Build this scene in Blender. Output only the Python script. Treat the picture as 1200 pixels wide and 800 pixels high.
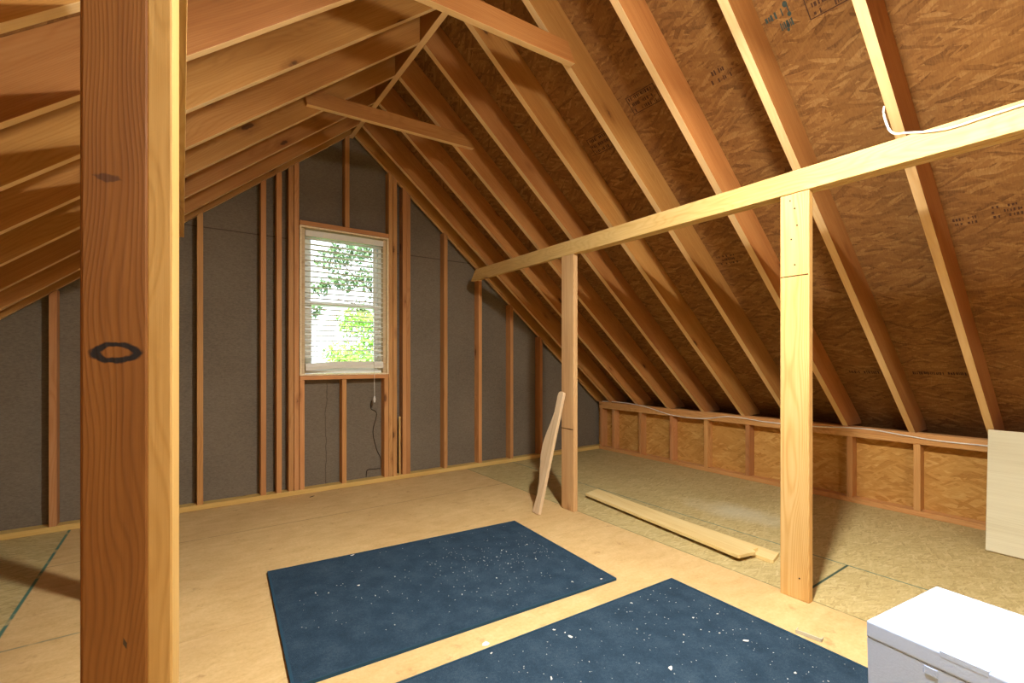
import bpy, bmesh, math, random
from mathutils import Vector, Matrix
random.seed(7)
for o in list(bpy.data.objects): bpy.data.objects.remove(o)
scene = bpy.context.scene
COL = scene.collection

# ------------------------------------------------------------------ camera, sky, lights, exposure
cam_d = bpy.data.cameras.new('camera'); cam = bpy.data.objects.new('camera', cam_d); COL.objects.link(cam)
cam_d.sensor_fit = 'HORIZONTAL'; cam_d.sensor_width = 36; cam_d.lens = 36 * 547.53 / 1200
cam_d.shift_y = 21.76 / 1200; cam_d.clip_start = 0.05; cam_d.clip_end = 300
cam.location = (0, 0, 1.1); cam.rotation_euler = (math.pi / 2, 0, -0.6143)
scene.camera = cam

world = bpy.data.worlds.new('sky'); scene.world = world; world.use_nodes = True
bg = world.node_tree.nodes['Background']
bg.inputs[0].default_value = (0.86, 0.93, 1.0, 1); bg.inputs[1].default_value = 2.2

def light(name, kind, loc, power, color, size=0.05, rot=None):
    d = bpy.data.lights.new(name, kind); d.energy = power; d.color = color
    if kind == 'POINT': d.shadow_soft_size = size
    if kind == 'AREA': d.shape = 'DISK'; d.size = size
    if kind == 'SUN': d.angle = 0.01
    o = bpy.data.objects.new(name, d); o.location = loc
    if rot is not None: o.rotation_euler = rot
    COL.objects.link(o); return o
# lamp under the ridge just above the frame; added fill behind the camera
light('ridge_lamp', 'AREA', (1.20, 0.66, 2.50), 64, (1.0, 0.965, 0.89), 0.12, (0, 0, 0))
light('ridge_lamp_glow', 'POINT', (1.20, 0.66, 2.40), 20, (1.0, 0.965, 0.89), 0.06)
light('rear_fill', 'AREA', (1.0, -1.7, 2.50), 27, (1.0, 0.965, 0.90), 0.16, (0, 0, 0))  # unseen fill light, added to lift the ambient level
light('sun', 'SUN', (0, -10, 20), 7.0, (1.0, 0.97, 0.9), rot=(math.radians(50), 0, math.radians(-20)))

scene.view_settings.view_transform = 'Standard'; scene.view_settings.look = 'None'
scene.view_settings.gamma = 1; scene.view_settings.use_curve_mapping = False
scene.view_settings.exposure = 0.9

# ------------------------------------------------------------------ measurements (metres)
RX, RZ = 1.217, 3.0757            # ridge: underside of the rafters meets here
MR, ML = 0.8251, 0.8119           # slopes of the right and left roof
YW = 4.121; YS = 4.21             # room side of the gable studs / of the sheathing
XK = 4.232; XKL = -1.80           # room side of the knee walls
YB = -2.7                         # rear of the attic
RD = 0.184                        # rafter depth
def zr(x): return RZ - MR * (x - RX) if x > RX else RZ - ML * (RX - x)

# ------------------------------------------------------------------ materials
def lin(r, g, b):
    f = lambda c: (c / 255 / 12.92) if c / 255 <= .04045 else ((c / 255 + .055) / 1.055) ** 2.4
    return (f(r), f(g), f(b), 1)
class NT:
    def __init__(s, name):
        s.m = bpy.data.materials.new(name); s.m.use_nodes = True; s.t = s.m.node_tree
        s.b = s.t.nodes['Principled BSDF']; s.out = s.t.nodes['Material Output']
    def n(s, typ, **kw):
        nd = s.t.nodes.new(typ)
        for k, v in kw.items(): setattr(nd, k, v)
        return nd
    def l(s, a, b): s.t.links.new(a, b)
    def put(s, sock, v):
        if isinstance(v, bpy.types.NodeSocket): s.l(v, sock)
        else: sock.default_value = v
    def math(s, op, a, b=0.0, c=0.0, clamp=False):
        nd = s.n('ShaderNodeMath', operation=op); nd.use_clamp = clamp
        for i, v in enumerate((a, b, c)): s.put(nd.inputs[i], v)
        return nd.outputs[0]
    def vmath(s, op, a, b=(0, 0, 0)):
        nd = s.n('ShaderNodeVectorMath', operation=op); s.put(nd.inputs[0], a); s.put(nd.inputs[1], b); return nd.outputs[0]
    def mapping(s, v, scale=(1, 1, 1), rot=(0, 0, 0), loc=(0, 0, 0)):
        nd = s.n('ShaderNodeMapping'); s.l(v, nd.inputs[0]); nd.inputs[1].default_value = loc
        nd.inputs[2].default_value = rot; nd.inputs[3].default_value = scale; return nd.outputs[0]
    def noise(s, v, scale, detail=2, rough=.5, dist=0.0):
        nd = s.n('ShaderNodeTexNoise'); s.l(v, nd.inputs['Vector']); nd.inputs['Scale'].default_value = scale
        nd.inputs['Detail'].default_value = detail; nd.inputs['Roughness'].default_value = rough
        nd.inputs['Distortion'].default_value = dist; return nd.outputs[0]
    def ramp(s, f, stops):
        nd = s.n('ShaderNodeValToRGB'); s.l(f, nd.inputs[0]); e = nd.color_ramp.elements
        while len(e) < len(stops): e.new(.5)
        for x, (p, c) in zip(e, stops): x.position = p; x.color = c if len(c) == 4 else (*c, 1)
        return nd.outputs[0]
    def mix(s, f, a, b, typ='MIX'):
        nd = s.n('ShaderNodeMix', data_type='RGBA', blend_type=typ)
        s.put(nd.inputs[0], f); s.put(nd.inputs[6], a); s.put(nd.inputs[7], b); return nd.outputs[2]
    def smooth(s, x, a, b, lo=0., hi=1.):
        nd = s.n('ShaderNodeMapRange', interpolation_type='SMOOTHSTEP'); s.put(nd.inputs[0], x)
        for i, v in zip((1, 2, 3, 4), (a, b, lo, hi)): s.put(nd.inputs[i], v)
        return nd.outputs[0]
    def line(s, x, x0, w):
        return s.smooth(s.math('ABSOLUTE', s.math('SUBTRACT', x, x0)), w * .5, w * 1.5, 1., 0.)
    def obj(s): return s.n('ShaderNodeTexCoord').outputs['Object']
    def rand(s): return s.n('ShaderNodeObjectInfo').outputs['Random']
    def xyz(s, v):
        nd = s.n('ShaderNodeSeparateXYZ'); s.l(v, nd.inputs[0]); return nd.outputs
    def bump(s, h, strength, dist=.01):
        nd = s.n('ShaderNodeBump'); nd.inputs['Strength'].default_value = strength
        nd.inputs['Distance'].default_value = dist; s.l(h, nd.inputs['Height']); s.l(nd.outputs[0], s.b.inputs['Normal'])
    def done(s, col, rough=.7, spec=.25):
        s.put(s.b.inputs['Base Color'], col); s.put(s.b.inputs['Roughness'], rough)
        s.b.inputs['Specular IOR Level'].default_value = spec; return s.m

def wood(name, light_c, mid_c, dark_c, knots=1.0, vary=.16, extra=None, edge=None, rings=.13):
    """sawn softwood: growth rings cut along local X, knots, pores; every board is offset by its own random"""
    k = NT(name); o = k.obj(); r = k.rand()
    cmb = k.n('ShaderNodeCombineXYZ'); k.l(k.math('MULTIPLY', r, 37.), cmb.inputs[0])
    k.l(k.math('MULTIPLY', r, 11.3), cmb.inputs[1]); k.l(k.math('MULTIPLY', r, 17.9), cmb.inputs[2])
    v = k.vmath('ADD', o, cmb.outputs[0])
    bend = k.noise(k.mapping(v, (1.1, 5, 5)), 1.0, 2)
    ox = k.xyz(o)
    ry = k.math('ADD', k.math('MULTIPLY_ADD', r, .09, .02), k.math('MULTIPLY_ADD', bend, .11, -.05))
    y2 = k.math('ADD', ox[1], ry); z2 = k.math('ADD', ox[2], k.math('MULTIPLY_ADD', k.math('FRACT', k.math('MULTIPLY', r, 7.7)), .1, -.09))
    rad = k.math('SQRT', k.math('ADD', k.math('MULTIPLY', y2, y2), k.math('MULTIPLY', z2, z2)))
    ring = k.math('MULTIPLY_ADD', k.math('SINE', k.math('MULTIPLY', k.math('ADD', rad, k.math('MULTIPLY', bend, .05)), 1150.)), .5, .5)
    ring = k.math('POWER', ring, 2.2)
    streak = k.noise(k.mapping(v, (2.5, 90, 90)), 1.0, 3, .6)
    tone = k.noise(k.mapping(v, (1.6, 9, 9)), 1.0, 2)
    f = k.math('ADD', k.math('MULTIPLY', ring, rings), k.math('ADD', k.math('MULTIPLY', streak, .42), k.math('MULTIPLY', tone, .50)))
    col = k.ramp(f, [(.22, light_c), (.52, mid_c), (.95, dark_c)])
    vor = k.n('ShaderNodeTexVoronoi'); k.l(k.mapping(v, (2.6, 7.5, 7.5)), vor.inputs['Vector']); vor.inputs['Scale'].default_value = 1
    kd = k.math('ADD', vor.outputs['Distance'], k.math('MULTIPLY_ADD', k.noise(v, 60, 2), .08, -.04))
    on = k.math('GREATER_THAN', k.xyz(vor.outputs['Color'])[0], 1 - .55 * knots)
    halo = k.math('MULTIPLY', k.smooth(kd, .10, .26, .55, 0.), on)
    core = k.math('MULTIPLY', k.smooth(kd, .07, .12, .85, 0.), on)
    kc = tuple(c * .30 for c in dark_c[:3]) + (1,)
    col = k.mix(halo, col, dark_c); col = k.mix(core, col, kc)
    br = k.math('MULTIPLY_ADD', r, vary * 2, 1 - vary)
    hsv = k.n('ShaderNodeHueSaturation'); k.l(col, hsv.inputs['Color']); k.l(br, hsv.inputs['Value'])
    k.l(k.math('MULTIPLY_ADD', k.math('FRACT', k.math('MULTIPLY', r, 3.3)), .014, .493), hsv.inputs['Hue'])
    col = hsv.outputs[0]
    if edge:          # narrow edges paler than the wide faces: floor bounce put into the colour
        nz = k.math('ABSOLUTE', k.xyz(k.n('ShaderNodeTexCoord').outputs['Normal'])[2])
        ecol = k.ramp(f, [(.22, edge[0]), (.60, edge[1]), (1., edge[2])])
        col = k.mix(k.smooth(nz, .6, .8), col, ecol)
    if extra: col = extra(k, o, col)
    k.bump(k.math('ADD', streak, k.math('MULTIPLY', ring, .4)), .12, .003)
    return k.done(col, .62, .3)

def osb_color(k, v, stops, size=1.0, axis_bias=0.0):
    """pressed flakes: of three layers of long cells at different angles the strongest lies on top"""
    warp = k.noise(v, 9 / size, 2); best = None; b2 = None
    for i, (ang, off) in enumerate(((.12 + axis_bias, 0), (-.42 + axis_bias, 5.3), (.62 + axis_bias, 11.9))):
        w = k.vmath('ADD', k.mapping(v, (1, 1, 1), (0, 0, ang), (off, off * .7, 0)), (0, 0, 0))
        w2 = k.n('ShaderNodeCombineXYZ'); c = k.xyz(w)
        k.l(k.math('MULTIPLY', c[0], 9.0 / size), w2.inputs[0])
        k.l(k.math('MULTIPLY', k.math('ADD', c[1], k.math('MULTIPLY', warp, .03)), 62 / size), w2.inputs[1])
        vo = k.n('ShaderNodeTexVoronoi', feature='F1'); vo.voronoi_dimensions = '2D'
        k.l(w2.outputs[0], vo.inputs['Vector']); vo.inputs['Scale'].default_value = 1
        cc = k.xyz(vo.outputs['Color'])
        edge = k.smooth(vo.outputs['Distance'], .35, .75, 0., .14)
        val = k.math('SUBTRACT', cc[1], edge)
        if best is None: best, b2 = cc[0], val
        else:
            g = k.math('GREATER_THAN', cc[0], best)
            nd = k.n('ShaderNodeMix', data_type='FLOAT'); k.l(g, nd.inputs[0]); k.l(b2, nd.inputs[2]); k.l(val, nd.inputs[3])
            b2 = nd.outputs[0]; best = k.math('MAXIMUM', cc[0], best)
    fine = k.noise(k.mapping(v, (12, 60, 1), (0, 0, .2 + axis_bias)), 3, 3, .65)
    f = k.math('ADD', k.math('MULTIPLY', b2, .44), k.math('MULTIPLY', fine, .56))
    return k.ramp(f, stops), f

def osb(name, stops, size=1.0, seams=None, bias=0.0, rough=.75):
    k = NT(name); v = k.obj(); col, f = osb_color(k, v, stops, size, bias)
    big = k.noise(v, 1.3, 2)
    col = k.mix(k.math('MULTIPLY', k.smooth(big, .4, .75), .25), col, stops[0][1])
    if seams: col = seams(k, v, col)
    k.bump(f, .25, .004)
    return k.done(col, rough, .2)

def plain(name, c, rough=.6, spec=.3, vary=0.06, nscale=40, bumpv=0.0, metallic=0.0):
    k = NT(name); n = k.noise(k.obj(), nscale, 3)
    col = k.ramp(n, [(.3, tuple(x * (1 - vary) for x in c[:3])), (.7, tuple(min(1, x * (1 + vary)) for x in c[:3]))])
    if bumpv: k.bump(n, bumpv, .004)
    k.b.inputs['Metallic'].default_value = metallic
    return k.done(col, rough, spec)

M = {}
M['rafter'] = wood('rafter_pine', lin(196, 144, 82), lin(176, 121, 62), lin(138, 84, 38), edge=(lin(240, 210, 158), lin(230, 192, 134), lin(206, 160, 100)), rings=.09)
M['stud'] = wood('stud_pine', lin(216, 166, 112), lin(198, 144, 88), lin(160, 104, 58))
M['pale'] = wood('pale_pine', lin(232, 202, 138), lin(220, 182, 110), lin(186, 136, 70), 1.0, .05, rings=.2)
M['beam_pine'] = wood('beam_pine', lin(222, 190, 134), lin(206, 168, 106), lin(166, 122, 66), .5, .04, rings=.1)
M['grey_pine'] = wood('weathered_pine', lin(218, 186, 138), lin(198, 158, 108), lin(150, 104, 62), .5, .05)
M['plank'] = wood('fresh_plank', lin(240, 220, 165), lin(230, 204, 142), lin(200, 160, 96), .1, .04)
M['slat_wood'] = wood('driftwood', lin(226, 206, 172), lin(212, 188, 148), lin(168, 128, 84), .1, .03)
def knot_mark(k, o, col):
    """the big black ring knot and the small splits on the face of the near post"""
    x = k.xyz(o); n = k.noise(o, 55, 2)
    dx = k.math('DIVIDE', k.math('SUBTRACT', x[0], 1.112), .0175); dy = k.math('DIVIDE', k.math('ADD', x[1], -.002), .034)
    d = k.math('SQRT', k.math('ADD', k.math('MULTIPLY', dx, dx), k.math('MULTIPLY', dy, dy)))
    d = k.math('ADD', d, k.math('MULTIPLY_ADD', n, .5, -.25))
    ring = k.math('MULTIPLY', k.smooth(d, .45, .62), k.smooth(d, .92, 1.1, 1., 0.))
    front = k.math('LESS_THAN', x[2], -.012)
    ring = k.math('MULTIPLY', ring, front)
    col = k.mix(ring, col, lin(22, 15, 12))
    dx2 = k.math('DIVIDE', k.math('SUBTRACT', x[0], 1.405), .009); dy2 = k.math('DIVIDE', k.math('ADD', x[1], .012), .034)
    d2 = k.math('ADD', k.math('ADD', k.math('ABSOLUTE', dx2), k.math('ABSOLUTE', dy2)), k.math('MULTIPLY_ADD', n, 2.4, -1.2))
    col = k.mix(k.math('MULTIPLY', k.math('MULTIPLY', k.smooth(d2, .5, 1.0, .75, 0.), front), 1.), col, lin(60, 34, 16))
    dx3 = k.math('DIVIDE', k.math('SUBTRACT', x[0], .617), .012); dy3 = k.math('DIVIDE', k.math('SUBTRACT', k.math('SUBTRACT', x[1], .013), k.math('MULTIPLY', k.math('SUBTRACT', x[0], .617), -.2)), .0032)
    d3 = k.math('ADD', k.math('ABSOLUTE', dx3), k.math('ABSOLUTE', dy3))
    col = k.mix(k.math('MULTIPLY', k.smooth(d3, .7, 1.0, .9, 0.), front), col, lin(40, 38, 24))
    return col
M['knot_post'] = wood('amber_pine', lin(134, 90, 34), lin(114, 72, 21), lin(84, 48, 12), .15, .02, knot_mark)
M['near_stud'] = wood('tan_pine', lin(196, 160, 98), lin(184, 146, 82), lin(156, 114, 56), .0, .02)
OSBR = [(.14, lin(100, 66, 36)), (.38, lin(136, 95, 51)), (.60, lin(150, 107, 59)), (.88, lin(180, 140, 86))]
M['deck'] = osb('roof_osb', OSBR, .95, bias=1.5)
M['knee_osb'] = osb('knee_wall_osb', [(.10, lin(166, 114, 54)), (.38, lin(196, 146, 76)), (.62, lin(208, 160, 88)), (.92, lin(228, 192, 124))], 1.15)
def floor_seams(k, v, col):
    c = k.xyz(v); x, y = c[0], c[1]
    n = k.noise(v, 14, 3); n2 = k.noise(v, 2.2, 3)
    # worn smooth middle: tan subfloor panels
    wv = k.mapping(v, (7, 16, 1)); g = k.noise(wv, 1.1, 5, .62, .5); g2 = k.noise(v, 70, 3, .7)
    ply = k.ramp(k.math('ADD', k.math('MULTIPLY', g, .55), k.math('MULTIPLY', g2, .45)),
                 [(.24, lin(186, 148, 94)), (.43, lin(210, 176, 120)), (.60, lin(222, 190, 136)), (.8, lin(234, 208, 160))])
    spots = k.smooth(k.noise(v, 8, 4, .7), .60, .74)
    ply = k.mix(k.math('MULTIPLY', k.smooth(n2, .38, .66), .22), ply, lin(176, 132, 80))
    ply = k.mix(k.math('MULTIPLY', spots, .5), ply, lin(150, 98, 52))
    mid = k.math('MULTIPLY', k.math('GREATER_THAN', x, -.597), k.math('LESS_THAN', x, 2.355))
    col = k.mix(k.math('MULTIPLY', mid, .88), col, ply)
    teal = lin(38, 112, 104)
    def seam(col, f, c, amt): return k.mix(k.math('MULTIPLY', f, amt), col, c)
    br = k.smooth(n, .30, .5, .35, 1.)
    col = seam(col, k.math('MULTIPLY', k.line(x, 2.355, .004), br), lin(96, 110, 70), .75)
    col = seam(col, k.math('MULTIPLY', k.line(x, 2.915, .005), br), teal, .8)
    col = seam(col, k.math('MULTIPLY', k.line(x, -.597, .007), br), teal, .9)
    between = k.math('MULTIPLY', k.math('GREATER_THAN', x, 2.355), k.math('LESS_THAN', x, 2.915))
    col = seam(col, k.math('MULTIPLY', k.line(y, 1.01, .006), between), lin(22, 66, 60), .95)
    left = k.math('LESS_THAN', x, -.2)
    col = seam(col, k.math('MULTIPLY', k.math('MULTIPLY', k.line(y, 2.55, .005), left), br), lin(70, 110, 96), .6)
    col = seam(col, k.math('MULTIPLY', k.math('MULTIPLY', k.line(y, 3.45, .004), mid), br), lin(120, 80, 42), .55)
    col = seam(col, k.math('MULTIPLY', k.math('MULTIPLY', k.line(y, 2.23, .003), mid), br), lin(150, 104, 60), .2)
    # chalky smear on the right-hand panels
    sx = k.math('DIVIDE', k.math('SUBTRACT', x, 3.28), .22); sy = k.math('DIVIDE', k.math('SUBTRACT', k.math('SUBTRACT', y, 1.85), k.math('MULTIPLY', sx, -.10)), .36)
    sd = k.math('SQRT', k.math('ADD', k.math('MULTIPLY', sx, sx), k.math('MULTIPLY', sy, sy)))
    col = k.mix(k.math('MULTIPLY', k.smooth(k.math('ADD', sd, k.math('MULTIPLY_ADD', n2, 1.6, -.8)), .2, 1.1, .5, 0.), k.math('GREATER_THAN', x, 2.4)), col, lin(216, 216, 190))
    return col
M['floor'] = osb('subfloor', [(.10, lin(158, 138, 90)), (.38, lin(190, 171, 117)), (.62, lin(202, 184, 130)), (.9, lin(222, 206, 160))], .62, floor_seams, bias=.1, rough=.6)
def sheathing_mat():
    k = NT('fibre_sheathing'); v = k.obj(); c = k.xyz(v)
    w = k.noise(k.mapping(v, (60, 60, 160)), 1, 3, .7); big = k.noise(v, 1.6, 3)
    col = k.ramp(k.math('ADD', k.math('MULTIPLY', w, .7), k.math('MULTIPLY', big, .3)), [(.3, lin(104, 95, 82)), (.55, lin(125, 116, 101)), (.8, lin(140, 132, 117))])
    col = k.mix(k.math('MULTIPLY', k.line(c[2], 2.10, .004), .6), col, lin(66, 50, 38))
    st = k.math('MULTIPLY', k.line(c[0], k.math('MULTIPLY_ADD', k.noise(k.mapping(v, (1, 1, 3)), 2, 2), .06, .98), .003), k.math('LESS_THAN', c[2], .9))
    col = k.mix(k.math('MULTIPLY', st, .6), col, lin(66, 52, 38))
    k.bump(w, .2, .003)
    return k.done(col, .9, .1)
M['sheath'] = sheathing_mat()
def carpet_mat(name, cs):
    k = NT(name); v = k.obj()
    f = k.noise(v, 420, 2, .7); m = k.noise(v, 9, 4, .6); p = k.noise(v, 90, 3, .7)
    col = k.ramp(k.math('ADD', k.math('MULTIPLY', f, .35), k.math('ADD', k.math('MULTIPLY', m, .4), k.math('MULTIPLY', p, .25))), [(.3, cs[0]), (.5, cs[1]), (.72, cs[2])])
    dust = k.smooth(k.noise(v, 150, 2, .8), .70, .76)
    area = k.smooth(k.noise(v, 1.8, 2), .42, .62)
    col = k.mix(k.math('MULTIPLY', k.math('MULTIPLY', dust, area), .7), col, lin(150, 156, 160))
    k.bump(f, .6, .006)
    return k.done(col, .95, .1)
M['carpet'] = carpet_mat('blue_carpet', (lin(35, 51, 65), lin(48, 68, 86), lin(78, 97, 111)))
M['binding'] = plain('mat_binding', lin(38, 68, 88), .8, .2)
M['white_foam'] = plain('white_foam', lin(188, 212, 254), .75, .2, .02, 180, .10)
M['white_plastic'] = plain('white_plastic', lin(232, 232, 226), .45, .4, .02)
M['vinyl'] = plain('window_vinyl', lin(246, 250, 248), .4, .4, .02)
M['blind'] = plain('blind_slat', lin(232, 232, 220), .45, .4, .02)
M['foam_edge'] = plain('jamb_edge', lin(246, 228, 190), .7, .2, .12, 60)
M['paper'] = plain('scrap_paper', lin(238, 236, 228), .8, .2, .03)
M['dark'] = plain('dark_scrap', lin(46, 36, 26), .8, .2)
M['metal'] = plain('bracket_metal', lin(206, 200, 178), .35, .5, .05)
M['cable'] = plain('cable_white', lin(238, 236, 224), .5, .3, .02)
M['cord_dark'] = plain('cord_dark', lin(58, 44, 32), .7, .2)
M['ink'] = plain('stamp_ink', lin(84, 58, 44), .9, .1, .2, 120)
M['ink_teal'] = plain('stamp_ink_teal', lin(70, 80, 74), .9, .1, .2, 120)
M['gap'] = plain('saw_gap', lin(80, 52, 24), .9, .1)
M['nail'] = plain('nail_head', lin(70, 62, 54), .4, .5, .05, 40, 0, .7)
M['plywood'] = wood('plywood_face', lin(222, 216, 186), lin(212, 204, 172), lin(184, 170, 134), 0, .02)
M['leaf'] = plain('leaf_green', lin(150, 200, 84), .6, .3, .35, 3)
M['needle'] = plain('leaf_dark', lin(92, 120, 78), .7, .3, .3, 3)
M['bark'] = plain('bark', lin(90, 74, 60), .9, .1, .2, 8)
M['grass'] = plain('grass_field', lin(104, 132, 64), .9, .1, .3, 2)
def glass_mat():
    k = NT('window_glass'); k.t.nodes.remove(k.b)
    tr = k.n('ShaderNodeBsdfTransparent'); gl = k.n('ShaderNodeBsdfGlossy'); gl.inputs['Roughness'].default_value = .02
    fr = k.n('ShaderNodeFresnel'); fr.inputs[0].default_value = 1.45; mx = k.n('ShaderNodeMixShader')
    tr.inputs[0].default_value = (.96, .98, .97, 1)
    k.l(fr.outputs[0], mx.inputs[0]); k.l(tr.outputs[0], mx.inputs[1]); k.l(gl.outputs[0], mx.inputs[2]); k.l(mx.outputs[0], k.out.inputs[0])
    return k.m
M['glass'] = glass_mat()

# ------------------------------------------------------------------ builders
def tag(o, label=None, cat=None, group=None, kind=None):
    if label: o['label'] = label
    if cat: o['category'] = cat
    if group: o['group'] = group
    if kind: o['kind'] = kind
    return o
def link(name, bm, mat, parent=None, frame=None, smooth=False):
    bmesh.ops.recalc_face_normals(bm, faces=bm.faces)
    if frame is not None: bm.transform(frame.inverted())
    me = bpy.data.meshes.new(name); bm.to_mesh(me); bm.free()
    me.materials.append(M[mat] if isinstance(mat, str) else mat)
    if smooth:
        for p in me.polygons: p.use_smooth = True
    o = bpy.data.objects.new(name, me); COL.objects.link(o)
    if frame is not None: o.matrix_world = frame
    if parent is not None:
        o.parent = parent; o.matrix_parent_inverse = parent.matrix_world.inverted()
    return o
def empty(name, loc):
    o = bpy.data.objects.new(name, None); o.empty_display_size = .1; COL.objects.link(o)
    o.matrix_world = Matrix.Translation(loc); return o
def frame_of(origin, xdir, zref=(0, 0, 1)):
    x = Vector(xdir).normalized(); z = Vector(zref); z = (z - x * z.dot(x)).normalized(); y = z.cross(x)
    m = Matrix((x, y, z)).transposed().to_4x4(); m.translation = Vector(origin); return m
def add_box(bm, lo, hi, mtx=None):
    c = [(x, y, z) for x in (lo[0], hi[0]) for y in (lo[1], hi[1]) for z in (lo[2], hi[2])]
    v = [bm.verts.new((mtx @ Vector(p)) if mtx else p) for p in c]
    for f in ((0, 1, 3, 2), (4, 6, 7, 5), (0, 4, 5, 1), (2, 3, 7, 6), (0, 2, 6, 4), (1, 5, 7, 3)): bm.faces.new([v[i] for i in f])
    return v
def bevel(bm, w, seg=2):
    if w: bmesh.ops.bevel(bm, geom=list(bm.edges), offset=w, segments=seg, affect='EDGES', profile=.6)
def add_prism(bm, pts, ext):
    ext = Vector(ext); a = [bm.verts.new(p) for p in pts]; b = [bm.verts.new(Vector(p) + ext) for p in pts]
    bm.faces.new(a); bm.faces.new(list(reversed(b)))
    for i in range(len(pts)): j = (i + 1) % len(pts); bm.faces.new((a[j], a[i], b[i], b[j]))
def box(name, lo, hi, mat, parent=None, bev=.003, seg=1):
    bm = bmesh.new(); add_box(bm, lo, hi); bevel(bm, bev, seg)
    return link(name, bm, mat, parent, Matrix.Translation((lo[0], lo[1], lo[2])) if parent is None else None)
def board(name, lo, hi, mat, parent=None, axis=None, bev=.003, twist=0.0, zref=None, cut=None):
    """axis-aligned piece of lumber whose grain runs along its longest side (or `axis`)"""
    d = [hi[i] - lo[i] for i in range(3)]; ax = d.index(max(d)) if axis is None else axis
    c = [(lo[i] + hi[i]) / 2 for i in range(3)]; c[ax] = lo[ax]
    xd = [0, 0, 0]; xd[ax] = 1
    if zref is None: zref = (0, 1, 0) if ax == 2 else (0, 0, 1)
    bm = bmesh.new(); add_box(bm, lo, hi)
    if cut: cut(bm)
    bevel(bm, bev, 2)
    if twist: bm.transform(Matrix.Translation(c) @ Matrix.Rotation(twist, 4, 'Z') @ Matrix.Translation([-q for q in c]))
    return link(name, bm, mat, parent, frame_of(c, xd, zref))
def prism(name, pts, ext, mat, origin, xdir, zref, parent=None, bev=.003):
    bm = bmesh.new(); add_prism(bm, pts, ext); bevel(bm, bev, 2)
    return link(name, bm, mat, parent, frame_of(origin, xdir, zref))
def tube(name, pts, r, mat, parent=None, res=8, smooth_pts=True):
    """round cable swept along a smoothed line of points"""
    P = [Vector(p) for p in pts]
    if smooth_pts:
        Q = []
        for i in range(len(P) - 1):
            p0, p1, p2, p3 = P[max(i - 1, 0)], P[i], P[i + 1], P[min(i + 2, len(P) - 1)]
            for s in range(6):
                t = s / 6
                Q.append(.5 * ((2 * p1) + (p2 - p0) * t + (2 * p0 - 5 * p1 + 4 * p2 - p3) * t * t + (3 * p1 - p0 - 3 * p2 + p3) * t ** 3))
        P = Q + [P[-1]]
    bm = bmesh.new(); rings = []
    for i, p in enumerate(P):
        t = (P[min(i + 1, len(P) - 1)] - P[max(i - 1, 0)]).normalized()
        a = t.cross(Vector((0, 0, 1)) if abs(t.z) < .9 else Vector((1, 0, 0))).normalized(); b = t.cross(a)
        rings.append([bm.verts.new(p + (a * math.cos(q) + b * math.sin(q)) * r) for q in [2 * math.pi * j / res for j in range(res)]])
    for i in range(len(rings) - 1):
        for j in range(res): bm.faces.new((rings[i][j], rings[i][(j + 1) % res], rings[i + 1][(j + 1) % res], rings[i + 1][j]))
    bm.faces.new(rings[0]); bm.faces.new(list(reversed(rings[-1])))
    return link(name, bm, mat, parent, smooth=True)
ORD = ['first', 'second', 'third', 'fourth', 'fifth', 'sixth', 'seventh', 'eighth', 'ninth', 'tenth', 'eleventh', 'twelfth']

# ------------------------------------------------------------------ the setting
XE, XEL = 4.62, -2.2                                            # eaves
bm = bmesh.new(); add_box(bm, (XEL, YB - .1, -.02), (XE, YS + .02, 0)); tag(link('floor', bm, 'floor'), kind='structure')
# roof sheathing: both slopes, one structure
bm = bmesh.new()
oR, oL = RD * math.hypot(1, MR), RD * math.hypot(1, ML); TH = .014
def slope_slab(name, x1, off):
    m = MR if x1 > RX else -ML
    a = Vector((RX, YB - .1, RZ + off)); b = Vector((x1, YB - .1, zr(x1) + off))
    fr = frame_of(a, b - a, (0, 0, 1)) if x1 > RX else frame_of(a, b - a, (0, 0, 1))
    L = (b - a).length; W = YS + .02 - (YB - .1); s = 1
    bm = bmesh.new(); add_box(bm, (0, min(0, s * W), 0), (L, max(0, s * W), TH))
    # local Y of the frame may run along -Y: flip so the slab spans the attic
    if (fr @ Vector((0, 1, 0)) - fr.translation).y < 0:
        for v in bm.verts: v.co.y = -v.co.y
    me = bpy.data.meshes.new(name); bmesh.ops.recalc_face_normals(bm, faces=bm.faces); bm.to_mesh(me); bm.free(); me.materials.append(M['deck'])
    o = bpy.data.objects.new(name, me); COL.objects.link(o); o.matrix_world = fr
    return tag(o, kind='structure')
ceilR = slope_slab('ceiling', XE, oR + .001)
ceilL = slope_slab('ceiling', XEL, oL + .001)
# gable sheathing with the window opening
WX0, WX1, WZ0, WZ1 = .782, 1.533, .972, 2.207
zt = lambda x: zr(x) + (oR if x > RX else oL) - .002
bm = bmesh.new()
def gable_piece(pts): add_prism(bm, [(x, YS, z) for x, z in pts], (0, .012, 0))
gable_piece([(XEL, 0), (WX0, 0), (WX0, zt(WX0)), (XEL, max(zt(XEL), .05))])
gable_piece([(WX0, 0), (WX1, 0), (WX1, WZ0), (WX0, WZ0)])
gable_piece([(WX0, WZ1), (WX1, WZ1), (WX1, zt(WX1)), (RX, RZ + oR - .01), (WX0, zt(WX0))])
gable_piece([(WX1, 0), (XE, 0), (XE, zt(XE)), (WX1, zt(WX1))])
tag(link('wall_back', bm, 'sheath'), kind='structure')
bm = bmesh.new(); add_prism(bm, [(x, YB, z) for x, z in [(XEL, 0), (XE, 0), (XE, zt(XE)), (RX, RZ + oR - .01), (XEL, max(.05, zt(XEL)))]], (0, -.012, 0))
tag(link('wall_front', bm, 'knee_osb'), kind='structure')
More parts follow.
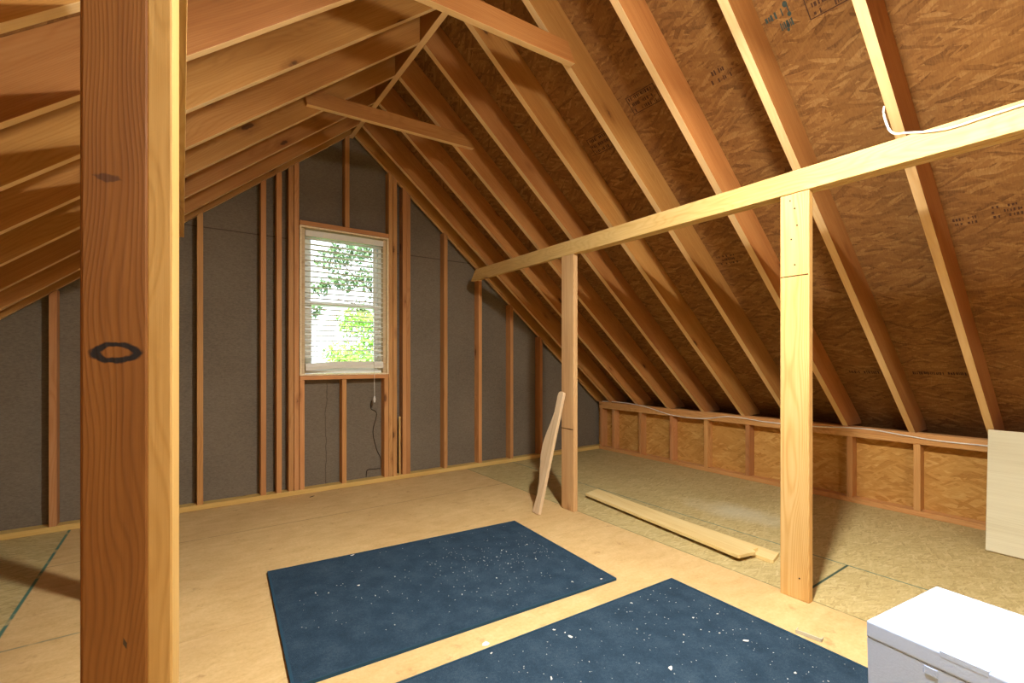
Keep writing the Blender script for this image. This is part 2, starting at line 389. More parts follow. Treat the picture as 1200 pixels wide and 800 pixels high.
def knee_wall(name, x0, x1):
    f = Matrix(((0, 0, 1, x0), (1, 0, 0, 0), (0, 1, 0, 0), (0, 0, 0, 1)))      # local X along world Y, local Y up
    bm = bmesh.new(); add_box(bm, (x0, YB, 0), (x1, YS, .555)); return tag(link(name, bm, 'knee_osb', None, f), kind='structure')
knee_wall('wall_right', XK + .089, XK + .101)
knee_wall('wall_left', XKL - .101, XKL - .089)
box('trim_1', (XE - .02, YB, 0), (XE, YS, zt(XE) - .003), 'stud', bev=0)['kind'] = 'structure'
box('trim_2', (XEL, YB, 0), (XEL + .02, YS, max(.05, zt(XEL + .02) - .003)), 'stud', bev=0)['kind'] = 'structure'

# ------------------------------------------------------------------ roof framing
# ridge board
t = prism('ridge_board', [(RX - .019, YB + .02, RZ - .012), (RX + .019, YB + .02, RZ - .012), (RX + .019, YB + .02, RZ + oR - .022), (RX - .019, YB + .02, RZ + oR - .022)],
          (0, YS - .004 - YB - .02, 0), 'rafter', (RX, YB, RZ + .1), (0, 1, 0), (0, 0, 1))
tag(t, 'pine ridge board running along the peak of the roof, between both slopes', 'board')
def rafter(y, side, label, group):
    x0 = RX + (.0195 if side > 0 else -.0195); x1 = XE - .025 if side > 0 else XEL + .025
    off = oR if side > 0 else oL
    pts = [(x0, y, zr(x0)), (x1, y, zr(x1)), (x1, y, zr(x1) + off), (x0, y, zr(x0) + off)]
    if side > 0:      # notched where it sits on the knee wall plate
        pts = [(x0, y, zr(x0)), (XK - .0035, y, zr(XK - .0035)), (XK - .0035, y, .5868), (4.495, y, .5868), (4.495, y, zr(4.495) + off), (x0, y, zr(x0) + off)]
        pts = [q for i, q in enumerate(pts) if i != 2 or abs(q[2] - pts[1][2]) > .002]
    if zr(x1) < .03:
        xz = RX - (RZ - .03) / ML; pts = [(x0, y, zr(x0)), (xz, y, .03), (x1, y, .03), (x1, y, zr(x1) + off), (x0, y, zr(x0) + off)]
    d = Vector((x1 - x0, 0, zr(x1) - zr(x0)))
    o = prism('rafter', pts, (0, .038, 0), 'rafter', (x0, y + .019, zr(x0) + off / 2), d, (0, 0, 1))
    return tag(o, label, 'rafter', group)
SP = .40744; Y1 = .646
for side, nm in ((1, 'right'), (-1, 'left')):
    g = 'rafters of the %s roof slope' % nm
    rafter(YW, side, 'pine end rafter of the %s slope, flat against the dark gable wall' % nm, g)
    for i in range(9, 0, -1):
        kk = 9 - i
        if side > 0 and i == 1: lb = 'pine rafter on the right slope that the white cable loops onto above the long beam'
        elif i == 7: lb = 'pine rafter on the %s slope carrying the %s end of the far collar tie' % (nm, nm)
        elif i == 4: lb = 'pine rafter on the %s slope carrying the %s end of the near collar tie' % (nm, nm)
        else: lb = 'pine rafter on the %s slope, %s out from the end rafter at the gable' % (nm, ORD[kk])
        rafter(Y1 + SP * (i - 1), side, lb, g)
# collar ties nailed to the near side of a pair of rafters
def tie(y, xl, zl, xr, zr_, h, label):
    sl = (zr_ - zl) / (xr - xl)
    pts = [(xl, y, zl), (xr, y, zr_), (xr - .05, y, zr_ + h), (xl - .02, y, zl + h)]
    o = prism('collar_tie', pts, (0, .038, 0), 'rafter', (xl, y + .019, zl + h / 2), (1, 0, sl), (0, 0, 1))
    return tag(o, label, 'collar tie', 'collar ties under the ridge')
tie(Y1 + 6 * SP - .0385, .622, 2.664, 1.805, 2.699, .092, 'pine collar tie across the peak nearer the gable window, far one of two')
tie(Y1 + 3 * SP - .0385, .56, 2.622, 1.70, 2.669, .10, 'pine collar tie cut by the top of the photo, nearer of two')

# ------------------------------------------------------------------ gable wall framing
bp = 'studs of the gable wall'
def stud(xc, z0, z1, label, mat='stud', w=.038, y0=YW, y1=YS - .001, name='wall_stud', group=bp):
    a, b = xc - w / 2, xc + w / 2
    if z1 is None: za, zb = zr(a) - .001, zr(b) - .001
    else: za = zb = z1
    pts = [(a, y0, z0), (b, y0, z0), (b, y0, zb)]
    if a < RX < b and z1 is None: pts.append((RX, y0, RZ - .02)); pts[2] = (b, y0, RZ - .02); za = RZ - .02
    pts.append((a, y0, za))
    o = prism(name, pts, (0, y1 - y0, 0), mat, (xc, (y0 + y1) / 2, z0), (0, 0, 1), (0, 1, 0))
    return tag(o, label, 'stud', group)
board('trim_3', (XEL + .03, YW, .0005), (XE - .03, YS - .001, .038), 'pale')['kind'] = 'structure'
bpz = .0385
stud(-.676, bpz, None, 'pine wall stud on the dark wall seen left of the near post')
stud(-.285, bpz, None, 'pine wall stud on the dark wall hidden behind the near post')
stud(.106, bpz, None, 'pine wall stud just right of the near post, wide dark bay to its right')
stud(.520, bpz, None, 'pine wall stud, left one of the close pair left of the window')
stud(.632, bpz, None, 'pine wall stud, right one of the close pair left of the window')
stud(.719, bpz, None, 'reddish king stud, outer of the doubled studs on the window left side')
stud(.760, bpz, None, 'reddish jack stud touching the left side of the window frame')
stud(1.575 - .022, bpz, None, 'pine jack stud touching the right side of the window frame')
stud(1.594, bpz, None, 'pine king stud, outer of the doubled studs on the window right side')
stud(1.687, bpz, None, 'pine wall stud right of the window, left half of a nailed pair')
stud(1.7255, bpz, None, 'pine wall stud right of the window, right half of a nailed pair')
for i, (x, w_) in enumerate(((2.113, 'first single pine stud to the right of the window on the dark wall'), (2.508, 'pine wall stud meeting the slope under the far end of the long beam'),
                (2.905, 'pine wall stud left of the short dark corner stud, behind the far post'), (3.31, 'dark reddish wall stud just left of the far post'), (3.72, 'short wall stud hidden behind the far post'))):
    stud(x, bpz, None, w_)
stud(1.165, 2.248, None, 'short cripple stud standing above the window header up to the peak')
stud(1.140, bpz, .935, 'short cripple stud under the middle of the window sill')
stud(.8015, bpz, .935, 'short cripple stud under the left end of the window sill')
stud(1.513, bpz, .935, 'short cripple stud under the right end of the window sill')
tag(board('window_header', (.7835, YW - .002, 2.209), (1.532, YS - .001, 2.247), 'stud'), 'reddish pine header board lying across the top of the window', 'header')
tag(board('window_sill_plate', (.7835, YW - .002, .936), (1.532, YS - .001, .970), 'stud'), 'flat pine sill plate under the window blind', 'sill')
# thin loose strip leaning beside the window studs
tag(board('wood_strip', (1.640, YW + .02, .039), (1.656, YW + .03, .575), 'pale', bev=.001), 'thin pale stick standing in the narrow bay right of the window', 'stick')

# ------------------------------------------------------------------ knee wall framing (right)
gk = 'short studs of the right knee wall'
kl = ['short knee wall stud in the far corner by the gable wall', 'short knee wall stud beside the far corner stud', 'second short knee wall stud out from the far corner stud',
      'short knee wall stud with dark stain streaks on it', 'fifth short knee wall stud from the far corner, just right of the stained one', 'short knee wall stud left of the near right post, last one before it',
      'short knee wall stud hidden behind the near right post', 'short knee wall stud just right of the near right post', 'short knee wall stud nearest the leaning plywood sheet', 'short knee wall stud behind the leaning plywood sheet']
for i, yc in enumerate((4.085, 3.89, 3.487, 3.075, 2.675, 2.257, 1.85, 1.455, 1.047)):
    pts = [(XK, yc - .019, .0385), (XK, yc + .019, .0385), (XK, yc + .019, .506), (XK, yc - .019, .506)]
    o = prism('knee_stud', pts, (.088, 0, 0), 'stud', (XK + .044, yc, .0385), (0, 0, 1), (1, 0, 0))
    tag(o, kl[i], 'stud', gk)
board('trim_4', (XK, YB + .02, .0005), (XK + .088, YW - .001, .038), 'stud')['kind'] = 'structure'
def top_plate(name, z0, z1, lb):
    tag(board(name, (XK - .002, YB + .02, z0), (XK + .088, YW - .001, z1), 'stud', bev=.004), lb, 'plate', 'doubled top plate of the right knee wall')
top_plate('top_plate', .507, .546, 'lower long pine plate lying on the knee wall studs')
top_plate('top_plate', .5465, .5855, 'upper long pine plate on the knee wall, rafters resting behind')

# ------------------------------------------------------------------ purlin beams and posts
def beam(xa, y_end, z_sag, mat, label, second_y, lab2):
    pts = [(xa, YB + .03, 1.880), (xa, y_end, 1.880 - z_sag), (xa, y_end - .012, 1.905 - z_sag), (xa, y_end - .085, 1.974), (xa, YB + .03, 1.977)]
    o = prism('purlin_beam', pts, (.038, 0, 0), mat, (xa + .019, YB + .03, 1.928), (0, 1, 0), (0, 0, 1)); tag(o, label, 'beam', 'long beams on posts')
    pts = [(xa + .0385, YB + .03, 1.872), (xa + .0385, second_y, 1.872), (xa + .0385, second_y - .03, 1.965), (xa + .0385, YB + .03, 1.965)]
    o = prism('purlin_beam', pts, (.038, 0, 0), mat, (xa + .0575, YB + .03, 1.92), (0, 1, 0), (0, 0, 1)); tag(o, lab2, 'beam', 'long beams on posts')
beam(2.31, 3.97, .012, 'beam_pine', 'long pale beam across the right slope, front piece resting on both right posts', 2.48, 'rear doubling piece nailed behind the long pale beam on the right')
beam(-.068, 4.02, .004, 'pale', 'pale beam running to the gable above the near left post, lower edge seen end-on', 3.6, 'right half of the beam above the near left post, seen from below')
def nails(o_name, parent, pts, nrm, r=.0035):
    for p in pts:
        bm = bmesh.new(); fr = frame_of(p, nrm, (0, 0, 1) if abs(nrm[2]) < .9 else (1, 0, 0))
        bmesh.ops.create_cone(bm, cap_ends=True, segments=8, radius1=r, radius2=r, depth=.003, matrix=fr @ Matrix.Rotation(math.pi / 2, 4, 'Y'))
        link(o_name, bm, 'nail', parent)
p = board('support_post', (2.31, .950, .0005), (2.349, 1.075, 1.870), 'pale', bev=.004, zref=(1, 0, 0))
tag(p, 'pale knotty post standing right of the photo centre near the white box', 'post', 'posts under the long beam')
bm = bmesh.new(); add_box(bm, (2.3088, .953, 1.487), (2.312, 1.072, 1.491)); link('saw_cut', bm, 'gap', p)
nails('nail_head', p, [(2.3095, 1.03, 1.84), (2.3095, 1.01, 1.80), (2.3095, 1.0, 1.72), (2.3095, 1.025, 1.66), (2.3095, 1.01, 1.54), (2.3095, .99, .10)], (-1, 0, 0))
p = board('support_post', (2.31, 2.505, .0005), (2.352, 2.635, 1.870), 'grey_pine', bev=.004, zref=(1, 0, 0))
tag(p, 'weathered post farther back with a carved slat leaning on it', 'post', 'posts under the long beam')
bm = bmesh.new(); add_box(bm, (2.3088, 2.508, .594), (2.312, 2.632, .599)); link('saw_cut', bm, 'gap', p)
# the near post at the left: two studs nailed together
p = empty('near_post', (-.07, 1.05, 0)); tag(p, 'big foreground post of two nailed studs with a black ring knot, at left', 'post', 'posts under the left beam')
board('knot_stud', (-.137, 1.030, .0005), (-.049, 1.068, 1.870), 'knot_post', p, bev=.004)
board('edge_stud', (-.0475, 1.030, .0005), (-.0095, 1.119, 1.870), 'near_stud', p, bev=.004, twist=math.radians(-6), zref=(1, 0, 0))
tag(board('support_post', (-.125, 2.52, .0005), (-.06, 2.60, 1.869), 'pale', bev=.004), 'pine post hidden behind the big foreground post', 'post', 'posts under the left beam')

# ------------------------------------------------------------------ window
win = empty('window_1', (1.157, 4.19, .972)); win['kind'] = 'structure'
bm = bmesh.new()
for lo, hi in (((.7835, YW - .004, .9725), (.797, YS, 2.206)), ((1.519, YW - .004, .9725), (1.532, YS, 2.206)), ((.7975, YW - .004, 2.193), (1.5185, YS, 2.206)), ((.7975, YW - .004, .9725), (1.5185, YS, .984))): add_box(bm, lo, hi)
link('jamb_lining', bm, 'foam_edge', win)
bm = bmesh.new()
for lo, hi in (((.7975, YW + .03, .985), (.828, YS, 2.192)), ((1.492, YW + .03, .985), (1.5185, YS, 2.192))): add_box(bm, lo, hi)
link('side_casing', bm, 'slat_wood', win)
fx0, fx1, fz0, fz1 = .8285, 1.4915, .985, 2.192
def ring(bm, x0, x1, z0, z1, w, y0, y1, wb=None):
    wb = wb or w
    add_box(bm, (x0, y0, z0), (x0 + w, y1, z1)); add_box(bm, (x1 - w, y0, z0), (x1, y1, z1))
    add_box(bm, (x0 + w, y0, z1 - w), (x1 - w, y1, z1)); add_box(bm, (x0 + w, y0, z0), (x1 - w, y1, z0 + wb))
bm = bmesh.new(); ring(bm, fx0, fx1, fz0, fz1, .028, YS - .012, YS + .05); link('vinyl_frame', bm, 'vinyl', win)
for nm, z0, z1, y in (('upper_sash', 1.565, fz1 - .029, YS + .022), ('lower_sash', fz0 + .029, 1.60, YS - .006)):
    bm = bmesh.new(); ring(bm, fx0 + .029, fx1 - .029, z0, z1, .034, y, y + .026); s = link(nm, bm, 'vinyl', win)
    bm = bmesh.new(); add_box(bm, (fx0 + .0635, y + .011, z0 + .0345), (fx1 - .0635, y + .015, z1 - .0345)); link('pane', bm, 'glass', s)
# the blind hangs in front of the sashes
bl = empty('venetian_blind', (1.157, YW + .04, 1.0)); tag(bl, 'cream horizontal-slat blind hanging in the gable window, bottom rail bowed', 'blind')
bx0, bx1, by = .8295, 1.5175 - .028, YW + .035
box('headrail', (bx0, by - .022, 2.128), (bx1, by + .022, 2.178), 'blind', bl, .003)
bm = bmesh.new(); nsl = 23; zlo, zhi = 1.125, 2.112
def bow(x): t = (x - bx0) / (bx1 - bx0); return math.sin(math.pi * t) * .012 + t * .016
for i in range(nsl):
    z = zlo + (zhi - zlo) * i / (nsl - 1); fade = max(0, 1 - (z - zlo) / .2); n = 10
    vs = []
    for j in range(n + 1):
        x = bx0 + .004 + (bx1 - bx0 - .008) * j / n; zz = z + bow(x) * fade
        vs.append([bm.verts.new((x, by + dy, zz + dz)) for dy, dz in ((-.021, -.0035), (0, .0015), (.021, -.0045), (.021, -.0015), (0, .0045), (-.021, .0015))])
    for j in range(n):
        for q in range(6): bm.faces.new((vs[j][q], vs[j][(q + 1) % 6], vs[j + 1][(q + 1) % 6], vs[j + 1][q]))
    bm.faces.new(vs[0]); bm.faces.new(list(reversed(vs[-1])))
for z in (1.086, 1.097, 1.108):      # slats bunched up on the bottom rail
    vs = []
    for j in range(11):
        x = bx0 + .004 + (bx1 - bx0 - .008) * j / 10; zz = z + bow(x)
        vs.append([bm.verts.new((x, by + dy, zz + dz)) for dy, dz in ((-.022, 0), (.022, 0), (.022, .003), (-.022, .003))])
    for j in range(10):
        for q in range(4): bm.faces.new((vs[j][q], vs[j][(q + 1) % 4], vs[j + 1][(q + 1) % 4], vs[j + 1][q]))
    bm.faces.new(vs[0]); bm.faces.new(list(reversed(vs[-1])))
link('slats', bm, 'blind', bl)
bm = bmesh.new(); vs = []
for j in range(13):
    x = bx0 + .002 + (bx1 - bx0 - .004) * j / 12; zz = 1.022 + bow(x)
    vs.append([bm.verts.new((x, by + dy, zz + dz)) for dy, dz in ((-.024, -.010), (.02, -.010), (.022, .016), (.016, .048), (-.016, .048), (-.026, .016))])
for j in range(12):
    for q in range(6): bm.faces.new((vs[j][q], vs[j][(q + 1) % 6], vs[j + 1][(q + 1) % 6], vs[j + 1][q]))
bm.faces.new(vs[0]); bm.faces.new(list(reversed(vs[-1]))); link('bottom_rail', bm, 'blind', bl)
for x in (bx0 + .09, (bx0 + bx1) / 2, bx1 - .09):
    tube('ladder_cord', [(x, by - .0235, 2.13), (x, by - .0235, 1.05)], .0012, 'cable', bl, 5, False)
tube('pull_cord', [(1.405, by - .03, 2.13), (1.403, by - .032, 1.2), (1.40, by - .041, .98), (1.400, by - .044, .78)], .0022, 'cable', bl, 6)
bm = bmesh.new()
for z, r1, r2, d in ((.765, .005, .011, .03), (.735, .010, .006, .025)):
    bmesh.ops.create_cone(bm, cap_ends=True, segments=12, radius1=r2, radius2=r1, depth=d, matrix=Matrix.Translation((1.400, by - .044, z)))
link('cord_tassel', bm, 'white_plastic', bl, smooth=False)

# outside: ground far below and two trees
bm = bmesh.new(); add_box(bm, (-40, 4.6, -3.4), (60, 90, -3.3)); tag(link('ground', bm, 'grass'), kind='structure')
def tree(loc, label, blobs, leafmat, nleaf, size, branches, seed):
    rnd = random.Random(seed); root = empty('leafy_tree', loc); tag(root, label, 'tree', 'trees outside the window')
    bm = bmesh.new()
    def limb(a, b, r0, r1):
        a, b = Vector(a), Vector(b); d = (b - a); fr = frame_of((a + b) / 2, d, (0, 0, 1) if abs(d.normalized().z) < .95 else (1, 0, 0))
        bmesh.ops.create_cone(bm, cap_ends=True, segments=8, radius1=r0, radius2=r1, depth=d.length, matrix=fr @ Matrix.Rotation(math.pi / 2, 4, 'Y'))
    for br in branches: limb(*br)
    link('trunk', bm, 'bark', root)
    bm = bmesh.new(); tot = sum(b[1] ** 2 for b in blobs)
    for c, r in blobs:
        for _ in range(int(nleaf * r * r / tot)):
            u = Vector((rnd.gauss(0, 1), rnd.gauss(0, 1), rnd.gauss(0, 1))).normalized() * r * rnd.random() ** .4
            p = Vector(c) + Vector((u.x * 1.15, u.y, u.z * .8))
            a = Vector((rnd.gauss(0, 1), rnd.gauss(0, 1), rnd.gauss(0, 1))).normalized(); b = a.orthogonal().normalized(); s = size * rnd.uniform(.6, 1.3)
            vs = [bm.verts.new(p + q) for q in (-a * s, b * s * .45 + a * s * .1, a * s, -b * s * .45 + a * s * .1)]
            bm.faces.new(vs)
    f = link('foliage', bm, leafmat, root); return root
rt = random.Random(3)
tx, ty = 4.25, 13.5
blobs = [((tx + dx, ty + dy, z), r) for dx, dy, z, r in ((-.2, 0, .6, .9), (.3, 0, 1.9, .8), (-.3, 0, 2.2, .45), (-.9, .2, .55, .55), (.2, .1, 1.0, .8), (-.6, 0, 1.2, .5), (.9, 0, .2, 1.0), (.9, 0, 1.6, .6), (.4, .3, 2.2, .45), (-1.0, 0, .1, .5), (.9, .2, 2.9, .4), (1.4, .2, 3.8, .5))]
tree((tx, ty, -3.3), 'bright green leafy tree close outside the lower half of the window', blobs, 'leaf', 5200, .085,
     [((tx, ty, -3.3), (tx + .1, ty, .2), .16, .10), ((tx + .1, ty, .2), (tx + .7, ty, 2.4), .08, .03), ((tx + .1, ty, .1), (tx - .7, ty, 1.2), .06, .02), ((tx + .2, ty, .6), (tx + 1.2, ty, 3.6), .06, .02)], 5)
tx, ty = 5.7, 19.0
blobs = [((tx + dx, ty + dy, z), r) for dx, dy, z, r in ((-1.0, 0, 5.0, .55), (-.3, 0, 5.4, .7), (.5, .2, 5.6, .6), (-1.4, 0, 3.9, .45), (-.5, 0, 4.2, .55), (.6, 0, 4.4, .7), (-1.5, .2, 3.0, .35), (.2, 0, 3.2, .45), (1.2, 0, 3.6, .6), (-.9, 0, 6.1, .5), (1.3, 0, 5.0, .7), (.4, 0, 6.4, .6))]
tree((tx, ty, -3.3), 'sparse dark tree farther outside, seen through the upper half of the window', blobs, 'needle', 2300, .12,
     [((tx + 1.6, ty, -3.3), (tx + 1.5, ty, 7.2), .2, .05), ((tx + 1.6, ty, 2.2), (tx + .2, ty, 3.3), .045, .02), ((tx + .2, ty, 3.3), (tx - 1.5, ty, 3.7), .022, .008), ((tx + 1.6, ty, 3.2), (tx - .2, ty, 4.6), .05, .02), ((tx - .2, ty, 4.6), (tx - 1.1, ty, 5.6), .022, .008), ((tx + 1.5, ty, 4.4), (tx + .4, ty, 6.2), .04, .01)], 9)

# ------------------------------------------------------------------ mats
def mat(c, label, seed):
    """c: four corners, far left / far right / near right / near left"""
    t = .011; P = [Vector((x, y, .0005)) for x, y in c]; cen = sum(P, Vector()) / 4
    fr = frame_of(cen, P[1] - P[0], (0, 0, 1))
    bm = bmesh.new(); add_prism(bm, P, (0, 0, t)); bevel(bm, .004, 2)
    o = link('floor_mat', bm, 'carpet', None, fr); tag(o, label, 'mat', 'blue carpet mats')
    bm = bmesh.new(); w = .008                      # bound edge
    Q = [p + (cen - p).normalized() * w * 1.35 for p in P]
    for i in range(4):
        j = (i + 1) % 4
        q = [P[i] + (P[i] - cen).normalized() * .002, P[j] + (P[j] - cen).normalized() * .002, Q[j], Q[i]]
        add_prism(bm, [v + Vector((0, 0, .0002)) for v in q], (0, 0, t + .0015))
    link('bound_edge', bm, 'binding', o); return o
mat([(.358, 2.690), (1.838, 2.577), (1.769, 1.606), (.298, 1.692)], 'blue carpet mat lying farther back on the floor, whole in view', 1)
mat([(.54, 1.514), (1.995, 1.447), (1.975, .455), (.50, .52)], 'blue carpet mat nearest the camera beside the white box, cut by photo edge', 2)

# ------------------------------------------------------------------ white foam box
A = Vector((1.463, .465, 0)); u = Vector((.394, -.051, 0)).normalized(); w = Vector((-.051, -.394, 0)).normalized()
bxr = empty('foam_box', A + u * .2 + w * .3); tag(bxr, 'white foam cooler box with closed lid at the lower right corner', 'box')
F = Matrix((u, w, Vector((0, 0, 1)))).transposed().to_4x4(); F.translation = A
BW, BL, BH = .397, .62, .42
def fbox(lo, hi): 
    bm = bmesh.new(); add_box(bm, lo, hi); return bm
bm = fbox((.001, .001, .0005), (BW - .001, BL - .001, .3765)); bevel(bm, .002, 2)
# gentle draft: narrower at the bottom
for v in bm.verts:
    s = 1 - .02 * (1 - v.co.z / .375); v.co.x = BW / 2 + (v.co.x - BW / 2) * s; v.co.y = BL / 2 + (v.co.y - BL / 2) * s
bm.transform(F); link('box_body', bm, 'white_foam', bxr)
bm = fbox((0, 0, .3767), (BW, BL, BH)); bevel(bm, .005, 3); bm.transform(F); lid = link('lid', bm, 'white_foam', bxr)
bm = fbox((-.0003, .150, BH - .012), (.014, .235, BH + .0035)); bevel(bm, .0012, 1); bm.transform(F); link('lid_tab', bm, 'white_foam', lid)
bm = fbox((-.0003, .122, .354), (.012, .146, .372)); bevel(bm, .0006, 1); bm.transform(F); link('grip_notch', bm, 'white_foam', bxr)

# ------------------------------------------------------------------ plywood sheet leaning at the right
b0 = Vector((3.79, .628, .002)); up = Vector((4.135 - 3.79, .045, .66)); al = Vector((-.025, -.80, 0))
nrm = up.cross(al).normalized()
if nrm.x > 0: nrm = -nrm
bm = bmesh.new(); add_prism(bm, [b0, b0 + al, b0 + al + up, b0 + up], nrm * .011); bevel(bm, .002, 1)
tag(link('plywood_sheet', bm, 'plywood', None, frame_of(b0, al, nrm)), 'pale plywood sheet leaning on the knee wall at the right edge', 'sheet')

# ------------------------------------------------------------------ loose planks
pts = [(2.625, 2.705, .021), (2.470, 1.372, .021), (2.480, 1.362, .021), (2.597, 1.338, .021), (2.612, 1.365, .021), (2.662, 1.358, .021), (2.795, 2.74, .021)]
tag(prism('loose_plank', pts, (0, 0, .019), 'plank', (2.64, 2.0, .03), (2.47 - 2.625, -1.333, 0), (0, 0, 1), bev=.002), 'pale plank with a notched end lying on top of another plank on the floor', 'plank', 'loose planks on the floor')
pts = [(2.70, 2.60, .0008), (2.60, 1.262, .0008), (2.612, 1.250, .0008), (2.735, 1.278, .0008), (2.80, 2.60, .0008)]
tag(prism('loose_plank', pts, (0, 0, .019), 'plank', (2.72, 2.0, .01), (-.09, -1.33, 0), (0, 0, 1), bev=.002), 'pale plank underneath the notched plank, only its near end showing', 'plank', 'loose planks on the floor')

# ------------------------------------------------------------------ carved slat leaning on the far post
f0 = Vector((2.062, 2.600, .004)); f1 = Vector((2.279, 2.575, .870)); ax = (f1 - f0); L = ax.length; ax.normalize()
wy = Vector((0, 1, 0)); wy = (wy - ax * wy.dot(ax)).normalized(); th = ax.cross(wy).normalized()
if th.x < 0: th = -th
prof = [(0, .062), (.03, .056), (.14, .044), (.25, .052), (.36, .074), (.46, .090), (.55, .093), (.64, .080), (.72, .062), (.82, .046), (.90, .042), (.95, .050), (.985, .046), (1.0, .030)]
pts = [f0 + ax * (t_ * L) + wy * w_ for t_, w_ in [(a_, b_ * 1.22) for a_, b_ in prof]] + [f0 + ax * (L * .992) + wy * .004, f0 + ax * (.97 * L), f0]
o = prism('carved_slat', [tuple(p_) for p_ in pts], th * .026, 'slat_wood', f0, ax, th, bev=.004)
tag(o, 'wavy-edged wooden slat leaning against the weathered far post', 'slat')

# ------------------------------------------------------------------ cables
tag(tube('white_cable', [(2.40, .700, 2.16), (2.376, .695, 2.125), (2.36, .682, 2.075), (2.345, .665, 2.03), (2.328, .640, 2.002), (2.312, .605, 1.988), (2.306, .55, 1.968), (2.306, .47, 1.952), (2.306, .36, 1.955), (2.306, .1, 1.958), (2.306, -.8, 1.95), (2.306, -2.0, 1.953)], .0045, 'cable'),
    'white cable clipped along the long beam and looping up to a rafter', 'cable')
kw = [(4.06, .592), (3.9, .600), (3.667, .600), (3.457, .585), (3.305, .563), (3.085, .522), (2.83, .512), (2.642, .527), (2.465, .562), (2.299, .565), (2.068, .552), (1.725, .556), (1.45, .577), (1.29, .577), (1.114, .561), (.929, .548), (.70, .549), (.3, .55)]
tag(tube('white_cable', [(XK - .0075, y, z) for y, z in kw], .0045, 'cable'), 'thin white cable sagging along the knee wall top plate', 'cable')
tag(tube('dark_wire', [(1.403, YS - .004, .73), (1.40, YS - .004, .66), (1.452, YS - .004, .61), (1.418, YS - .004, .45), (1.45, YS - .004, .29), (1.488, YS - .004, .2), (1.490, YS - .004, .112), (1.46, YS - .004, .107), (1.375, YS - .004, .109), (1.360, YS - .004, .09), (1.356, YS - .004, .045)], .0035, 'cord_dark'),
    'thin dark wire hanging crookedly on the wall below the window', 'wire')

# ------------------------------------------------------------------ ink stamps printed on the roof sheathing (illegible blocks of bars)
def stamp(x0, x1, y0, y1, rows, seed, frame=True, mat_='ink', blots=0):
    """x: distance range along the slope (given as world X), y: along the ridge"""
    rnd = random.Random(seed); bm = bmesh.new(); h = math.hypot(1, MR)
    def bar(xa, xb, ya, yb):
        P = [Vector((x, y, RZ - MR * (x - RX) + oR)) for x, y in ((xa, ya), (xb, ya), (xb, yb), (xa, yb))]
        add_prism(bm, P, Vector((-MR, 0, -1)).normalized() * .0006)
    if frame:
        e = .003
        bar(x0, x0 + e, y0, y1); bar(x1 - e, x1, y0, y1); bar(x0, x1, y0, y0 + e * 1.3); bar(x0, x1, y1 - e * 1.3, y1)
    rh = (x1 - x0) / rows
    for r_ in range(rows):
        y = y0 + .012; a = x0 + rh * (r_ + .2); b = x0 + rh * (r_ + .8)
        while y < y1 - .016:
            w_ = rnd.uniform(.003, .009)
            if rnd.random() < .75:
                q = rnd.uniform(0, .3) * (b - a); bar(a + q * rnd.random(), b - q * rnd.random(), y, y + w_)
            y += w_ + rnd.uniform(.002, .009)
    for _ in range(blots):
        cx, cy = rnd.uniform(x0, x1), rnd.uniform(y0, y1); r0 = rnd.uniform(.006, .011)
        P = [(cx + r0 * math.cos(q) , cy + r0 * math.sin(q)) for q in [i * math.pi / 4 for i in range(8)]]
        add_prism(bm, [Vector((x, y, RZ - MR * (x - RX) + oR)) for x, y in P], Vector((-MR, 0, -1)).normalized() * .0006)
    return link('printed_stamp', bm, mat_, ceilR)
stamp(2.080, 2.162, 1.63, 1.82, 3, 1)
stamp(2.150, 2.215, 1.24, 1.40, 2, 2, False)
stamp(2.085, 2.165, .700, .885, 3, 3)
stamp(2.075, 2.160, .93, 1.045, 2, 4, False, 'ink_teal', 4)
stamp(3.025, 3.100, 1.70, 1.85, 3, 5, False)
stamp(3.040, 3.105, .38, .50, 3, 6, False)
stamp(3.065, 3.110, .53, .635, 2, 7, False)
stamp(3.985, 4.025, .73, 1.03, 1, 8, False)
stamp(3.985, 4.025, 1.14, 1.40, 1, 9, False)
stamp(2.16, 2.25, 2.06, 2.22, 3, 10)

# ------------------------------------------------------------------ small things on the floor
def scrap(x, y, z, sx, sy, rot, label, group=None, mat_='paper', seed=0):
    rnd = random.Random(seed + int(x * 1000)); bm = bmesh.new(); n = 7; P = []
    for i in range(n):
        a = 2 * math.pi * i / n; q = rnd.uniform(.25, .85); P.append(Vector((math.cos(a) * sx * q, math.sin(a) * sy * q, rnd.uniform(0, .0025))))
    R_ = Matrix.Translation((x, y, z)) @ Matrix.Rotation(rot, 4, 'Z')
    c = sum(P, Vector()) / n + Vector((0, 0, .003))
    top = [bm.verts.new(R_ @ (p_ + Vector((0, 0, .0012)))) for p_ in P]; bot = [bm.verts.new(R_ @ p_) for p_ in P]
    ct = bm.verts.new(R_ @ c); cb = bm.verts.new(R_ @ (c - Vector((0, 0, .0012))))
    for i in range(n):
        j = (i + 1) % n; bm.faces.new((top[i], top[j], ct)); bm.faces.new((bot[j], bot[i], cb)); bm.faces.new((top[j], top[i], bot[i], bot[j]))
    return tag(link('paper_scrap', bm, mat_), label, 'scrap', group)
MZ = .0123
scrap(.776, 2.640, MZ, .020, .010, .2, 'white scrap on the far edge of the farther blue mat')
scrap(.960, 1.535, .0006, .030, .018, .4, 'torn white scrap on bare floor between the two blue mats')
scrap(1.245, 1.370, MZ, .016, .014, 1.0, 'white curled scrap near the far edge of the nearer mat')
scrap(1.408, 1.025, MZ, .026, .013, .5, 'largest white scrap, lying mid-mat on the nearer blue mat')
scrap(1.783, .957, MZ, .022, .008, -.6, 'long white sliver on the right part of the nearer mat')
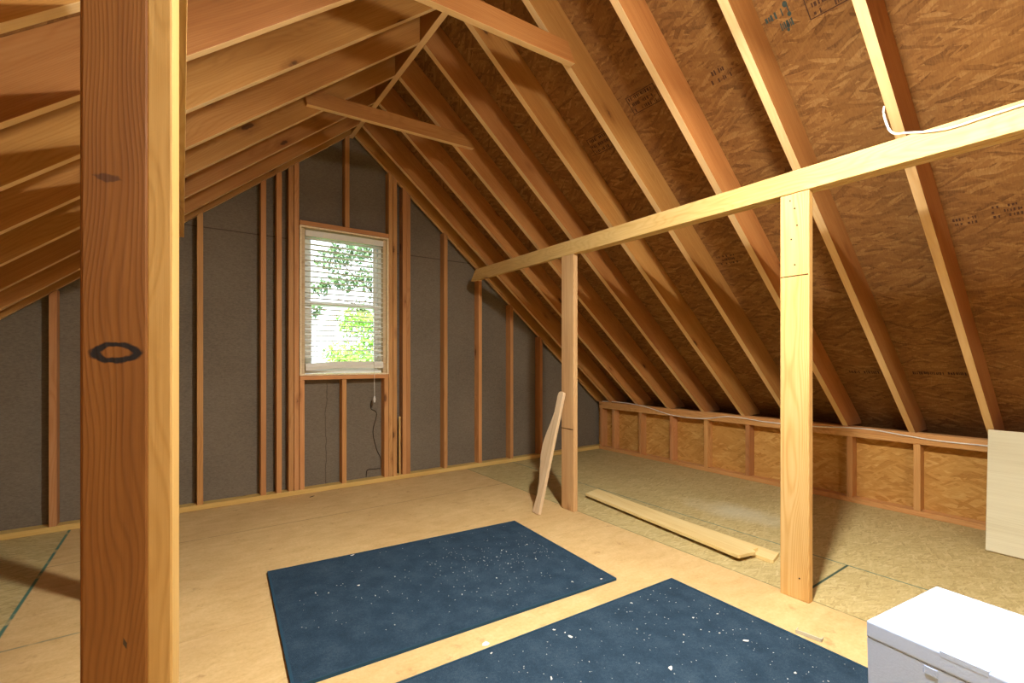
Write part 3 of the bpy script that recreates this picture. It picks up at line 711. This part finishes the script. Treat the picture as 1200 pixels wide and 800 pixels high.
for x, y, r_ in ((.508, 2.309, .009), (.557, 2.275, .008), (.694, 2.269, .010), (.871, 2.253, .007), (1.563, 1.70, .010), (1.70, 1.64, .010), (1.579, 2.012, .009), (1.49, 2.214, .008), (1.28, 1.95, .008), (1.42, 2.05, .007), (1.66, 2.2, .007)):
    scrap(x, y, MZ, r_, r_ * .55, x * 9, 'tiny white scrap lying on the farther blue mat', 'tiny scraps on the farther mat')
for x, y, r_ in ((.935, 1.46, .009), (1.223, 1.44, .008), (1.641, 1.40, .009), (1.747, 1.044, .009), (1.76, 1.171, .010), (1.739, .759, .010), (1.03, 1.227, .012), (1.5, 1.25, .007), (1.62, 1.12, .007)):
    scrap(x, y, MZ, r_, r_ * .55, x * 7, 'tiny white scrap lying on the nearer blue mat', 'tiny scraps on the nearer mat')
scrap(.848, 4.0, .0006, .035, .012, .3, 'small dark scrap on the floor by the gable wall plate', None, 'dark')
# dust and crumbs on both mats
def crumbs(name, n, area, mat_, label, seed):
    rnd = random.Random(seed); bm = bmesh.new()
    for _ in range(n):
        x, y = area(rnd); s = rnd.uniform(.0006, .0017) * (1.7 if rnd.random() < .06 else 1)
        a = rnd.uniform(0, 3.1); R_ = Matrix.Translation((x, y, MZ)) @ Matrix.Rotation(a, 4, 'Z')
        add_box(bm, (-s * rnd.uniform(.8, 2.2), -s * .6, 0), (s, s * .6, s * .5), R_)
    return tag(link(name, bm, mat_), label, 'crumbs', None, 'stuff')
def area1(r):
    u_ = min(max(r.gauss(.70, .17), .05), .95) if r.random() < .7 else r.uniform(.04, .96); v_ = min(max(r.gauss(.5, .22), .04), .96)
    return .358 + 1.45 * u_ - .06 * v_ + .01, 2.66 - .098 * u_ - .95 * v_
def area2(r):
    return r.uniform(.56, 1.94), r.uniform(.5, 1.42)
crumbs('crumbs', 330, area1, 'paper', 'fine white crumbs sprinkled over the farther blue mat', 2)
crumbs('crumbs', 420, area2, 'paper', 'fine white crumbs sprinkled over the nearer blue mat', 4)
# little metal clip by the near mat
bm = bmesh.new(); R_ = Matrix.Translation((2.040, .838, .0006)) @ Matrix.Rotation(math.radians(-82), 4, 'Z')
for lo, hi in (((-.045, -.014, 0), (.045, .014, .002)), ((-.045, -.014, .0005), (.045, -.012, .014)), ((.043, -.014, .0005), (.045, .014, .012)), ((-.045, -.014, .0005), (-.043, .014, .012))): add_box(bm, lo, hi, R_)
tag(link('metal_bracket', bm, 'metal'), 'small bent metal bracket on the floor beside the nearer mat', 'bracket')
